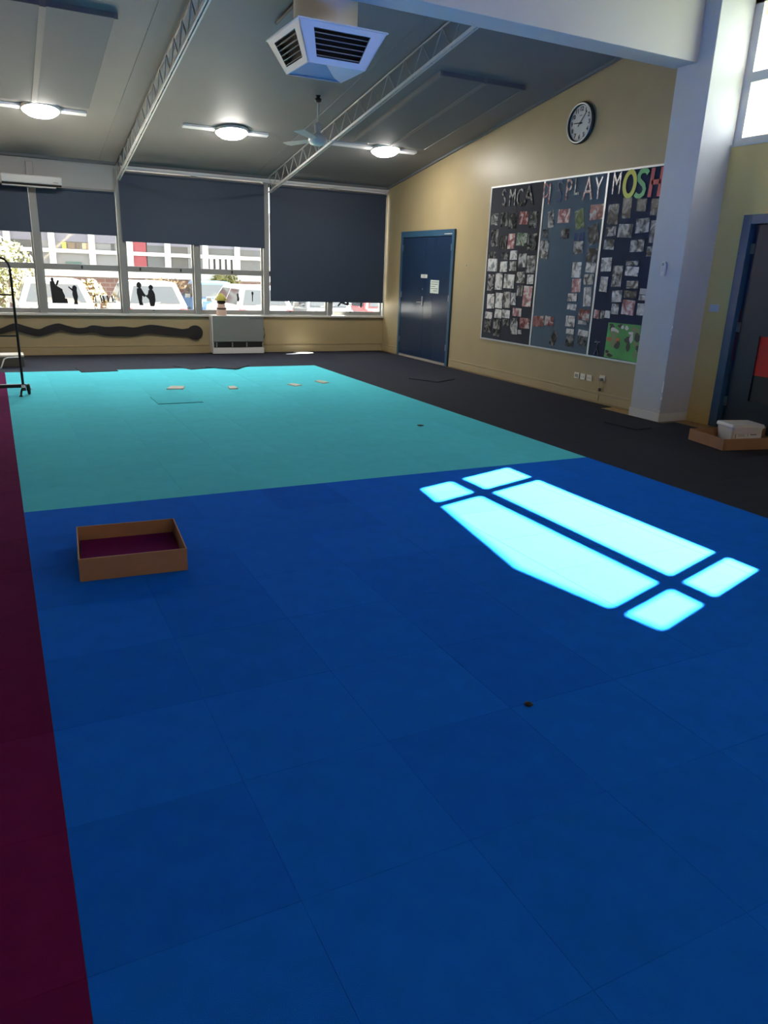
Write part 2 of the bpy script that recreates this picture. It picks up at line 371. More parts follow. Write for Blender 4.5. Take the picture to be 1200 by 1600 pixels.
for k, (x, y, w, d, rz, lb) in enumerate(((1.92, 9.51, .20, .24, -.35, 'pale scrap on the turquoise carpet, leftmost of four'), (2.60, 9.36, .11, .22, -.1, 'pale scrap on the turquoise carpet, second from the left'),
        (3.46, 9.41, .13, .20, .3, 'pale scrap on the turquoise carpet, third from the left'), (3.92, 9.58, .12, .23, .25, 'pale scrap on the turquoise carpet, rightmost of four'))):
    tag(MB().prism([(-w/2,-d/2),(w/2,-d/2*.8),(w/2*.9,d/2),(-w/2*.8,d/2*.9)], 0, .012, 'z').build('carpet_scrap', [scrap], None, 0, (x, y, .0005), rz), lb, 'scrap', 'pale scraps on the turquoise carpet')
tag(MB().lathe([(.16,0),(.19,.004),(.17,.009)], (0,0,0), 'z', 16).build('bright_patch_disc', plastic, None, 0, (5.0, 13.13, .001)), 'thin white disc standing in for a bright patch on the navy floor below the long blind', 'disc')  # disc added in place of a bright patch at the wall base
tag(MB().lathe([(.014,0),(.018,.004),(.006,.009)], n=7).build('crumb', ink, None, 0, (1.595, 1.86, .0)), 'tiny dark crumb on the blue carpet in the foreground', 'crumb')
tag(MB().lathe([(.03,0),(.04,.004),(.01,.008)], n=7).build('crumb', ink, None, 0, (3.77, 6.53, .0)), 'tiny dark crumb on the turquoise carpet near its right corner', 'crumb')

# ---------------- cartons ----------------
def carton(name, label, x, y, rz, w, d, h, t=.006):
    r = thing(name, label, 'box', (x, y, .001), rz)
    B(-w/2, w/2, -d/2, d/2, 0, .005).build('base', card, r)
    for (a, b, c_, e) in ((-w/2, w/2, -d/2, -d/2+t), (-w/2, w/2, d/2-t, d/2), (-w/2, -w/2+t, -d/2+t, d/2-t), (w/2-t, w/2, -d/2+t, d/2-t)):
        m = MB(); m.box(a, b, c_, e, .005, h-.0015); m.box(a, b, c_, e, h-.0015, h, 1); m.build('side', [card, cardedge], r)
    return r
carton('carton_tray', 'open brown cardboard tray holding purple carpet tiles on the blue floor', .500, 3.855, -.075, .515, .50, .118)
for k in range(5):
    o = MB().box(-.245, .245, -.237, .237, 0, .0065).build('purple_carpet_tile', [purple], None, .001, (.500, 3.855, .007+k*.0075), -.075)
    tag(o, 'purple carpet tile on top of the stack in the open cardboard tray' if k == 4 else 'purple carpet tile stacked under others in the open cardboard tray', 'carpet tile', 'purple tiles in the cardboard tray')
carton('carton_tray', 'low brown cardboard tray by the right door under a white tub', 6.50, 4.80, -.19, .96, .50, .11)
tb = thing('lidded_tub', 'white plastic tub with a lid standing in the tray by the door', 'tub', (6.48, 4.88, .0085), -.26)
def frust(w0, d0, w1, d1, z0, z1):
    v = [(-w0/2,-d0/2,z0),(w0/2,-d0/2,z0),(w0/2,d0/2,z0),(-w0/2,d0/2,z0),(-w1/2,-d1/2,z1),(w1/2,-d1/2,z1),(w1/2,d1/2,z1),(-w1/2,d1/2,z1)]
    return MB().add(v, [(0,3,2,1),(4,5,6,7),(0,1,5,4),(1,2,6,5),(2,3,7,6),(3,0,4,7)])
frust(.31, .21, .345, .245, 0, .165).build('body', plastic, tb, .015)
frust(.365, .265, .355, .255, .15, .19).build('lid', plastic, tb, .012)
lb = B(-.125, .165, -.1235, -.1205, .045, .145).build('paper_label', mat('label_paper', (.7,.7,.68), .7), tb); lb.rotation_euler.x = -.10; lb.location = (0, .0, .0)
f = MB(); f.box(-.125, .165, -.1245, -.1236, .138, .145); f.box(-.125, -.120, -.1245, -.1236, .045, .14); f.box(-.09, -.02, -.1245, -.1236, .118, .126); f.box(.06, .15, -.1245, -.1236, .118, .128); f.box(.01, .014, -.1245, -.1236, .06, .11); f.box(.04, .11, -.1245, -.1236, .075, .082)
for k in range(4): f.box(-.10, -.02, -.1245, -.1236, .062+k*.011, .0645+k*.011)
f.build('printed_lines', ink, lb)
# block at the far left
r = thing('flat_carton', 'flat dark sided carton with a pale lid on the floor below the window', 'box', (.05, 12.08, 0))
B(-.26, .235, -.14, .20, .0, .145).build('body', mat('dark_grey_card', (.10,.09,.075), .8), r, .003)
B(-.265, .24, -.145, .205, .138, .165).build('lid', mat('pale_lid', (.62,.58,.50), .7), r, .003)
tag(MB().tube([(-.10,11.72,.012),(-.02,11.74,.012),(.03,11.78,.13),(.07,11.80,.145),(.25,11.82,.15)], .010).build('bent_wire', plastic), 'bent white wire bracket leaning on the flat dark carton', 'bracket')

# ---------------- trolley ----------------
t = thing('black_trolley', 'black tubular steel trolley on castors at the left edge', 'trolley', (.185, 9.4, 0))
P = [(0,0,.10),(0,0,1.36),(-.012,0,1.43),(-.05,0,1.475),(-.10,0,1.485),(-.60,0,1.485),(-.66,0,1.43),(-.67,0,1.36),(-.67,0,.10)]
MB().tube(P, .014, 10).build('upright_frame', black, t)
for z in (1.10, .66): MB().tube([(-.67,0,z),(0,0,z)], .009, 8).build('rung', black, t)
B(-.70, .03, -.02, .02, .085, .125).build('base_bar', black, t, .004)
B(-.68, -.64, -.55, .02, .085, .125).build('base_bar', black, t, .004); B(-.02, .02, -.25, -.0, .085, .12).build('base_bar', black, t, .004)
def castor(x, y):
    w = MB().lathe([(.014,-.018),(.056,-.015),(.064,0),(.056,.015),(.014,.018)], (x, y, .064), 'x', 18).build('castor', black, t)
    B(x-.022, x-.016, y-.02, y+.02, .05, .12).build('fork', black, w); MB().tube([(x-.035,y,.064),(x+.035,y,.064)], .006).build('axle', steel, w)
castor(.055, -.0); castor(-.66, -.52); castor(-.66, .02)
MB().tube([(0,-.0,.10),(-.025,-.06,.05),(-.035,-.11,.012)], [.014,.012,.011]).build('foot', black, t)
MB().lathe([(.018,0),(.020,.006),(.012,.016)], (-.035,-.11,0), n=12).build('rubber_foot', black, t)

# ---------------- heater and figurine ----------------
h = thing('wall_heater', 'boxy grey gas heater below the windows with a dark grille slot', 'heater', (3.77, 13.1, 0))
hm = mat('heater_grey_enamel', (.19,.205,.195), .45)
B(-.455, .455, .02, .245, .015, .645).build('body', plastic, h, .008)
B(-.45, .46, -.005, .02, .215, .645).build('front_panel', hm, h, .006)
B(-.455, .465, -.01, .235, .645, .66).build('top_plate', plastic, h, .003)
B(-.43, .44, .012, .021, .115, .205).build('grille_slot', dark, h)
B(-.46, .465, -.01, .03, .01, .108).build('plinth', plastic, h, .005)
B(-.465, -.45, -.01, .03, .108, .645).build('side_rail', plastic, h, .003)
for x in (-.40, -.12, .14): B(x, x+.022, .002, .012, .112, .21).build('divider', hm, h)
B(.20, .44, -.008, -.004, .60, .63).build('control_slot', mat('dark_grey_slot', (.12,.13,.13), .5), h)
MB().tube([(.47,.18,.55),(.53,.2,.42),(.55,.21,.30),(.50,.215,.18)], .006).build('cable', ink, h)
g = thing('figurine', 'small figurine in a yellow cone hat standing on the grey heater', 'figurine', (3.505, 13.19, .661))
MB().lathe([(.085,0),(.09,.04),(.075,.11),(.06,.15),(.065,.17),(.05,.19)]).build('body', mat('pinkish_body', (.62,.42,.33), .6), g)
MB().lathe([(.04,.18),(.068,.20),(.075,.225),(.06,.255),(.04,.26)]).build('head', mat('dark_brown_head', (.05,.03,.025), .7), g)
MB().lathe([(.03,.095),(.082,.10),(.082,.125),(.03,.13)]).build('scarf', mat('brown_scarf', (.10,.06,.045), .7), g)
MB().lathe([(.095,.245),(.098,.255),(.07,.31),(.035,.355),(.008,.37)]).build('hat', mat('mustard_yellow_hat', (.45,.40,.08), .7), g)

# ---------------- snake board ----------------
top = [(-.9,.44),(-.6,.48),(-.3,.44),(-.1,.41),(.03,.424),(.236,.502),(.40,.46),(.576,.414),(.70,.46),(.868,.504),(1.0,.47),(1.15,.434),(1.28,.44),(1.40,.475),(1.60,.45),(1.85,.458),(2.05,.44),(2.318,.485),(2.6,.45),(2.853,.413)]
bot = [(2.847,.294),(2.6,.31),(2.257,.339),(2.05,.305),(1.85,.30),(1.585,.31),(1.40,.355),(1.191,.342),(1.0,.37),(.905,.393),(.75,.35),(.566,.304),(.40,.34),(.223,.384),(.019,.335),(-.1,.32),(-.3,.34),(-.6,.38),(-.9,.33)]
head = [(3.065+.135*math.cos(a), .358+.12*math.sin(a)) for a in [math.pi*(.80-k*.1) for k in range(17)]]
def smooth(P, n_=6):
    out = []
    for i in range(len(P)-1):
        p0, p1, p2, p3 = P[max(i-1,0)], P[i], P[i+1], P[min(i+2,len(P)-1)]
        for k in range(n_):
            t_ = k/n_; out.append(tuple(.5*((2*p1[q])+(-p0[q]+p2[q])*t_+(2*p0[q]-5*p1[q]+4*p2[q]-p3[q])*t_*t_+(-p0[q]+3*p1[q]-3*p2[q]+p3[q])*t_**3) for q in (0,1)))
    return out+[P[-1]]
tag(MB().prism(smooth(top)+head+smooth(bot), YW-.030, YW-.008, 'y').build('snake_cutout', mat('black_brown_snake_paint', (.014,.010,.010), .6), None, .003), 'long wavy black snake cut-out fixed below the windows', 'cut-out')

# ---------------- roller blinds ----------------
for (a, b, z0, z1, lb) in ((-3.0+.07, -1.77-.06, 1.86, 2.54, 'slate blue roller blind half drawn, out of view on the far left'), (-1.77+.06, -.545-.06, 1.86, 2.54, 'slate blue roller blind half drawn, second from the left wall'),
      (-.545+.06, .68-.057, 1.865, 2.54, 'slate blue roller blind under the air conditioner, cut by the left edge'), (.68+.057, 1.94-.07, 1.875, 2.54, 'narrow slate blue roller blind between air conditioner and first truss'),
      (1.95, 4.335, 1.797, 2.845, 'wide slate blue roller blind drawn half down above the heater'), (4.43, 6.69, .905, 2.845, 'long slate blue roller blind drawn almost to the sill in the corner')):
    r = thing('roller_blind', lb, 'blind', ((a+b)/2, YW-.055, z1), 0, 'roller blinds along the window wall'); h = (b-a)/2
    B(-h, h, -.004, .0, z0-z1+.02, -.03).build('blind_cloth', blind_m, r)
    MB().tube([(-h,.0,-.03),(h,.0,-.03)], .018, 12).build('roller_tube', blind_m, r)
    B(-h, h, -.009, .005, z0-z1, z0-z1+.022).build('bottom_bar', blind_m, r, .003)
    for s in (-1, 1): B(s*h-.004, s*h+.004, -.02, .055, -.055, 0).build('bracket', frame_m, r)
struct(B(1.99, 6.71, YW-.085, YW-.001, 2.862, 2.915).build('trim_3', mat('pelmet_paint', (.45,.46,.47), .5), None, .004))
struct(B(1.99, 6.72, YW-.097, YW-.085, 2.895, 2.918).build('trim_4', plastic, None, .002))

# ---------------- window stickers (flat silhouettes) ----------------
def blob(cx, cz_, rx, rz_, n=12): return [(cx+rx*math.cos(2*math.pi*k/n), cz_+rz_*math.sin(2*math.pi*k/n)) for k in range(n)]
def sticker(name, label, polys, y=YW+.046, group=None):
    m = MB()
    for i, p in enumerate(polys): m.prism(p, y-.0008-.0006*i, y+.0008-.0006*i)
    return tag(m.build(name, ink), label, 'sticker', group)
sticker('silhouette_sticker', 'black window sticker of a figure reading aloud from a big armchair', [blob(.852,1.178,.025,.03), [(.825,.815),(.812,1.15),(.875,1.16),(.905,1.06),(.95,1.03),(.985,1.03),(1.00,.98),(1.02,.93),(1.018,.89),(1.05,.885),(1.055,.815)], [(.895,1.10),(.925,1.175),(.955,1.165),(.935,1.11),(.905,1.07)], [(.90,1.09),(.99,1.03),(.99,1.01),(.90,1.05)]])
sticker('silhouette_sticker', 'black window sticker of a child with a raised arm before the armchair', [blob(1.172,1.05,.036,.045), [(1.14,1.03),(1.13,.95),(1.155,.85),(1.145,.80),(1.205,.80),(1.20,.86),(1.215,.92),(1.20,1.03)], [(1.14,1.0),(1.08,1.06),(1.085,1.08),(1.15,1.03)]])
f = [[(1.44,.835),(1.80,.835),(1.80,.842),(1.44,.842)], [(1.475,.84),(1.49,.84),(1.485,.96),(1.465,.97)], [(1.775,.84),(1.785,.84),(1.785,.94),(1.775,.94)]]
sticker('silhouette_sticker', 'thin ground line and posts of the row of tiny stickers', f)
for (x, lb) in ((1.565, 'tiny black child sticker, first left in the row'), (1.605, 'tiny black child sticker, second in the row'), (1.672, 'tiny black child sticker, third in the row'), (1.745, 'tiny black child sticker, last in the row')):
    sticker('child_sticker', lb, [blob(x-.01,.935,.013,.016,8), [(x-.02,.925),(x+.005,.925),(x+.018,.88),(x+.012,.845),(x-.006,.845),(x-.008,.88)]], group='row of tiny child stickers')
sticker('silhouette_sticker', 'black window sticker of a taller person holding hands, left of a pair', [blob(2.178,1.125,.042,.052), [(2.14,1.07),(2.21,1.08),(2.25,1.0),(2.285,.955),(2.25,.93),(2.225,.96),(2.215,.86),(2.235,.80),(2.17,.80),(2.15,.92),(2.135,1.0)]])
sticker('silhouette_sticker', 'black window sticker of a shorter person holding hands, right of a pair', [blob(2.368,1.09,.037,.045), [(2.33,1.05),(2.40,1.05),(2.43,.98),(2.435,.88),(2.41,.78),(2.345,.78),(2.325,.90),(2.275,.95),(2.285,.965),(2.31,.97)]])
sticker('silhouette_sticker', 'small black sticker on glass above the heater, nearer the figurine', [blob(3.86,1.0,.018,.024), [(3.845,.98),(3.88,.98),(3.89,.92),(3.87,.88),(3.85,.90),(3.855,.94)]])
sticker('silhouette_sticker', 'small black sticker on glass above the heater, nearer the post', [blob(4.13,1.03,.02,.03), [(4.12,1.02),(4.14,1.02),(4.135,.89),(4.12,.89)]])
sticker('silhouette_sticker', 'black animal sticker half hidden under the corner blind', [[(5.78,.83),(5.82,.83),(5.86,.88),(5.93,.86),(6.0,.84),(6.03,.86),(6.0,.97),(5.97,.97),(5.97,.885),(5.90,.91),(5.90,.97),(5.87,.97),(5.86,.93),(5.80,.86)]])
sticker('silhouette_sticker', 'black forked sticker under the corner blind beside the red car', [[(6.27,.80),(6.285,.80),(6.31,.97),(6.29,.97),(6.278,.86),(6.265,.97),(6.245,.97)]])

# ---------------- air conditioner ----------------
a = thing('air_conditioner', 'white wall air conditioner over the left windows, cut by the edge', 'air conditioner', (.65, YW, 2.50))
B(-.38, .455, -.225, .0, .045, .165).build('body', plastic, a, .018)
B(-.37, .445, -.215, -.09, .03, .05).build('air_slot', dark, a)
B(-.37, .365, -.235, -.11, .0, .014).build('flap', plastic, a, .004)
B(.33, .40, -.2265, -.2245, .075, .082).build('maker_mark', mat('grey_mark', (.15,.15,.15), .5), a)

# ---------------- trusses ----------------
truss_m = mat('grey_truss_paint', (.33,.33,.33), .45); truss_l = mat('pale_truss_paint', (.52,.52,.52), .4)
n = 17; pitch = .4
ya = 13.2
for (x, lb) in ((1.93, 'open web steel truss under the ceiling, left of the duct'), (4.4, 'open web steel truss under the ceiling, right of the duct')):
    t = thing('roof_truss', lb, 'truss', (x, ya, cz(ya)), 0, 'steel roof trusses')
    s = .169
    MB().tube([(0,.12,-.03-.02),(0,-6.72,-.03+6.72*s)], .011, 6).build('top_chord', truss_m if x > 4 else black, t)
    bch = MB()
    for sx in (-.016, .016): bch.add([(sx+q,y,-.29-y*s+z) for (q, z) in ((-.009,0),(.009,0),(.009,.03),(-.009,.03)) for y in (-.03,-6.74)], [(0,1,3,2),(2,3,5,4),(4,5,7,6),(6,7,1,0),(0,2,4,6),(1,7,5,3)])
    bch.build('bottom_chord', truss_l, t)
    ma = MB().tube([(0,0,-.03),(0,-.2,-.28+.2*s)], .007, 6).mesh('web_rod', truss_m)
    mb_ = MB().tube([(0,0,-.28),(0,-.2,-.03+.2*s)], .007, 6).mesh('web_rod', truss_m)
    wd = MB().lathe([(.016,-.012),(.016,.012)], (0,0,0), 'x', 8).mesh('weld_node', black)
    for k in range(n):
        for q, me in ((0, ma), (.2, mb_)):
            y = -k*pitch-q
            if y < -6.5: continue
            o = bpy.data.objects.new('web_rod', me); C.objects.link(o); o.parent = t; o.location = (0, y, -y*s)
        if k*pitch < 6.5:
            o = bpy.data.objects.new('weld_node', wd); C.objects.link(o); o.parent = t; o.location = (0, -k*pitch-.2, -.27+(k*pitch+.2)*s)
    MB().tube([(0,.10,-.04),(0,.11,-.45)], .010, 6).build('end_rod', truss_m, t)

# ---------------- ceiling lights ----------------
lamp = mat('lit_diffuser', (1,1,1), .5, emit=14)
for (x, w0, w1, lb) in ((.776, -.46, .54, 'round ceiling light glowing at the left, by the grey panel'), (3.223, -.68, .53, 'round ceiling light glowing in the middle bay between the trusses'), (5.643, -.94, .53, 'round ceiling light glowing near the yellow wall, right of the fan')):
    y = 11.30; l_ = thing('ceiling_light', lb, 'light', (x, y, cz(y)), 0, 'round ceiling lights')
    MB().add([(a_, b_, -b_*.169-d_) for d_ in (.028, .0) for (a_, b_) in ((w0,-.05),(w1,-.05),(w1,.05),(w0,.05))], [(0,3,2,1),(4,5,6,7),(0,1,5,4),(1,2,6,5),(2,3,7,6),(3,0,4,7)]).build('batten', mat('batten_paint', (.85,.85,.85), .5), l_)
    o = MB().lathe([(.225,-.04),(.235,-.03),(.235,-.004)], n=32).build('base_ring', plastic, l_); o.rotation_euler.x = -.167
    o = MB().lathe([(.03,-.105),(.10,-.10),(.165,-.082),(.21,-.05),(.222,-.03)], n=32).build('diffuser', lamp, l_); o.rotation_euler.x = -.167

# ---------------- duct and square diffuser ----------------
dz = thing('air_diffuser', 'white square louvred air diffuser hanging from a round ceiling duct', 'air vent', (2.805, 6.85, 3.13))
dm = mat('diffuser_paint', (.58,.62,.62), .45)
MB().lathe([(.275,.28),(.275,.86)], n=36).build('duct', mat('duct_white', (.70,.70,.69), .4), dz)
T, Bt, H = .395, .265, .265
B(-T-.012, T+.012, -T-.012, T+.012, H, H+.014).build('top_flange', dm, dz, .003)
def fp(s, u, v, n_=0):
    """point on side s; u across -1..1, v up 0..1, n_ outwards"""
    r = Bt+(T-Bt)*v; p = (u*r, -r-n_, v*H)
    a = s*math.pi/2; return (p[0]*math.cos(a)-p[1]*math.sin(a), p[0]*math.sin(a)+p[1]*math.cos(a), p[2])
for s in range(4):
    f = MB()
    for (u0, u1, v0, v1) in ((-1,-.68,0,1),(.68,1,0,1),(-.68,.68,0,.16),(-.68,.68,.86,1)):
        f.add([fp(s,u0,v0),fp(s,u1,v0),fp(s,u1,v1),fp(s,u0,v1),fp(s,u0,v0,-.012),fp(s,u1,v0,-.012),fp(s,u1,v1,-.012),fp(s,u0,v1,-.012)], [(0,1,2,3),(4,7,6,5),(0,4,5,1),(1,5,6,2),(2,6,7,3),(3,7,4,0)])
    fa = f.build('side_face', dm, dz)
    MB().add([fp(s,-.7,.14,-.05),fp(s,.7,.14,-.05),fp(s,.7,.88,-.05),fp(s,-.7,.88,-.05)], [(0,1,2,3)]).build('dark_backing', dark, fa)
    for k in range(5):
        v = .19+k*.135
        MB().add([fp(s,-.68,v,.004),fp(s,.68,v,.004),fp(s,.68,v+.05,-.035),fp(s,-.68,v+.05,-.035),fp(s,-.68,v+.012,.004),fp(s,.68,v+.012,.004),fp(s,.68,v+.062,-.035),fp(s,-.68,v+.062,-.035)],
                 [(0,1,2,3),(4,7,6,5),(0,4,5,1),(2,6,7,3)]).build('louvre', mat('louvre_grey', (.30,.28,.26), .5) if k == 0 and s == 0 else bpy.data.materials['louvre_grey'], fa)
MB().add([(-Bt,-Bt,.012),(Bt,-Bt,.012),(Bt,Bt,.012),(-Bt,Bt,.012)], [(0,3,2,1)]).build('bottom_plate', mat('blue_protective_sheet', (.03,.25,.42), .4), dz)
MB().add([(-.10,-Bt,0),(Bt,-Bt,0),(Bt,Bt,0),(.12,.08,-.01),(-.10,-Bt,.008),(Bt,-Bt,.008),(Bt,Bt,.008),(.12,.08,.0)], [(0,1,3),(1,2,3),(4,7,5),(5,7,6),(0,3,7,4),(3,2,6,7)]).build('folded_flap', plastic, dz)
tag(MB().tube([(2.80,8.13,cz(8.13)-.03),(2.86,7.60,cz(7.60)-.03)], .014).build('ceiling_cable', black), 'short black cable on the ceiling left of the duct', 'cable')

# ---------------- ceiling fan ----------------
y = 9.76; f = thing('ceiling_fan', 'grey three-bladed ceiling fan on a long rod beside the right truss', 'fan', (3.905, y, 3.02))
fm = mat('fan_enamel', (.50,.52,.52), .35)
MB().tube([(0,0,.10),(0,0,cz(y)-3.02)], .010, 8).build('down_rod', fm, f)
MB().lathe([(.012,.46),(.04,.47),(.045,.50),(.02,.52),(.035,.54),(.03,cz(y)-3.02)], n=14).build('ceiling_hook', black, f)
MB().lathe([(.02,.235),(.05,.21),(.035,.12),(.06,.10),(.115,.07),(.12,.02),(.10,-.015),(.05,-.03),(.01,-.032)], n=24).build('motor', fm, f)
for k in range(3):
    a_ = math.radians(-12+120*k); m = MB()
    m.prism([(.10,-.03),(.22,-.055),(.64,-.065),(.66,.0),(.64,.065),(.22,.055),(.10,.03)], .035, .043, 'z')
    o = m.build('blade', fm, f, 0, (0, 0, 0), a_); o.rotation_euler.x = .12

# ---------------- clock ----------------
ck = thing('wall_clock', 'round wall clock with black rim high on the cream wall', 'clock', (XR, 8.06, 3.325))
MB().lathe([(.235,0),(.24,-.03),(.225,-.045),(.205,-.045),(.200,-.03),(.200,-.004)], n=48, axis='x', caps=False).build('rim', mat('clock_rim', (.05,.05,.055), .25, metal=.4), ck)
MB().lathe([(.228,-.0445),(.223,-.050),(.212,-.050),(.207,-.0445)], n=48, axis='x', caps=False).build('bright_ring', silver, ck)
MB().lathe([(.205,-.005),(.205,-.018)], n=48, axis='x').build('dial', mat('clock_dial', (.55,.56,.55), .5), ck)
for k in range(1, 13):
    a_ = math.radians(90-30*k); r = .158
    onwall(text_mb(str(k), .068, .0008, .0016), -.019, -r*math.cos(a_), r*math.sin(a_)).build('numeral', ink, ck)
onwall(text_mb('QUARTZ', .014, .0005), -.019, 0, .085).build('maker_lettering', ink, ck)
def hand(ang, L, w, x, tail):
    a_ = math.radians(ang); d_ = (-math.sin(a_), math.cos(a_)); nx = (-d_[1], d_[0])
    p = [(d_[0]*q+nx[0]*s_, d_[1]*q+nx[1]*s_) for (q, s_) in ((-tail,-w),(L,-w*.6),(L,w*.6),(-tail,w))]
    return MB().prism(p, x, x-.003, 'x')
hand(273, .115, .008, -.024, .04).build('hour_hand', ink, ck); hand(42, .165, .006, -.028, .05).build('minute_hand', ink, ck)
MB().lathe([(.012,-.018),(.012,-.033)], n=12, axis='x').build('hub', ink, ck)

# ---------------- small wall fittings ----------------
sk = mat('socket_plastic', (.70,.66,.56), .4)
for k, (y, lb) in enumerate(((7.615, 'cream wall plate, leftmost of three low on the cream wall'), (7.495, 'cream wall socket, middle of three low on the cream wall'), (7.375, 'cream wall socket, third from the left low on the cream wall'), (7.14, 'cream wall socket with a grey plug beside the column'))):
    s = thing('wall_socket', lb, 'socket', (XR, y, .285 if k < 3 else .31), 0, 'low wall sockets by the column')
    B(-.011, -.0005, -.048, .048, -.038, .038).build('plate', sk, s, .003)
    if k == 0: B(-.014, -.011, -.03, .03, -.02, .02).build('cover', mat('cover_grey', (.35,.32,.26), .5), s)  # raised cover in a darker grey than its plate
    else:
        for q in (-.018, .018): B(-.0125, -.011, q-.003, q+.003, -.012, .006).build('slot', ink, s)
    if k == 3:
        B(-.05, -.0125, -.02, .02, -.03, .005).build('plug', mat('grey_plug', (.22,.2,.17), .5), s, .004)
        MB().tube([(-.045,0,-.03),(-.04,.0,-.08),(-.03,.0,-.13)], .004).build('cord', mat('cord_grey', (.3,.28,.24), .5), s)
        B(-.04, -.015, -.014, .014, -.16, -.12).build('adapter', black, s, .003)
        MB().tube([(-.03,.0,-.16),(-.022,.01,-.20),(-.018,.015,-.29)], .003).build('cord', mat('cord_brown', (.3,.22,.16), .5), s)
s = thing('remote_holder', 'slim white remote control in a holder on the pale column', 'remote', (6.49, 6.165, 1.63))
B(-.022, -.0005, -.028, .028, -.075, .05).build('holder', plastic, s, .004); B(-.026, -.008, -.022, .022, -.055, .075).build('remote', plastic, s, .004)
B(-.0268, -.026, -.015, .015, .03, .06).build('display', mat('grey_display', (.25,.27,.26), .3), s)
for k in range(3): B(-.0272, -.026, -.012, .012, .01-k*.018, .018-k*.018).build('button', mat('button_grey', (.35,.35,.35), .5), s)
s = thing('light_switch', 'white light switch plate on the yellow wall by the door', 'switch', (XN, 5.795, 1.247))
B(-.012, -.0005, -.058, .058, -.037, .037).build('plate', plastic, s, .003)
for q in (-.018, .010): B(-.016, -.012, -.045, .045, q-.007, q+.011).build('rocker', plastic, s)
tag(MB().lathe([(.008,0),(.012,-.012)], (0,0,0), 'x', 8).build('wall_hook', steel, None, 0, (XR, 10.47, 1.63)), 'small nail stub on the cream wall right of the doors', 'hook')

# ---------------- notice board ----------------
nb = thing('notice_board', 'large three-panel notice board covered in photographs on the cream wall', 'notice board', (XR, 8.14, .57))
navyb = mat('navy_board_felt', (.020,.030,.062), .9, noise=.06, nscale=12); charb = mat('charcoal_board_felt', (.024,.027,.040), .9); greyb = mat('grey_blue_board_felt', (.075,.115,.160), .9)
for (a, b, m) in ((.53, 1.74, charb), (-.67, .50, greyb), (-1.73, -.70, navyb)): B(-.012, -.0005, a, b, .0, 2.14).build('felt_panel', m, nb)
for (a, b, c_, e) in ((1.74,1.765,-.02,2.16),(.50,.53,0,2.14),(-.70,-.67,0,2.14),(-1.755,-1.73,-.02,2.16),(-1.73,1.74,2.14,2.16),(-1.73,1.74,-.02,0)): B(-.018, -.0005, a, b, c_, e).build('frame_strip', silver, nb)
PM = {'d': photo_mat('photo_dark', .02, .30, mid=.56), 'm': photo_mat('photo_mid', .04, .5), 'l': photo_mat('photo_pale_glare', .14, .70, mid=.44), 'r': photo_mat('photo_red', .10, .5, (1.3,.45,.45)), 'p': photo_mat('photo_pink', .16, .66, (1.5,.7,.75)),  # pale prints have window glare mixed into their colour
      'g': photo_mat('photo_greenish', .05, .4, (.8,1.2,.8)), 'b': photo_mat('photo_blue', .05, .12, (.1,.6,2.4)), 'c': photo_mat('photo_colourful', .08, .35, (.9,1.3,.5))}
TN = {'d': 'dark photo print', 'm': 'grey toned photo print', 'l': 'pale photo print with painted glare', 'r': 'reddish photo print', 'p': 'pinkish photo print', 'g': 'greenish photo print', 'b': 'dark blue photo print', 'c': 'yellow-green photo print'}
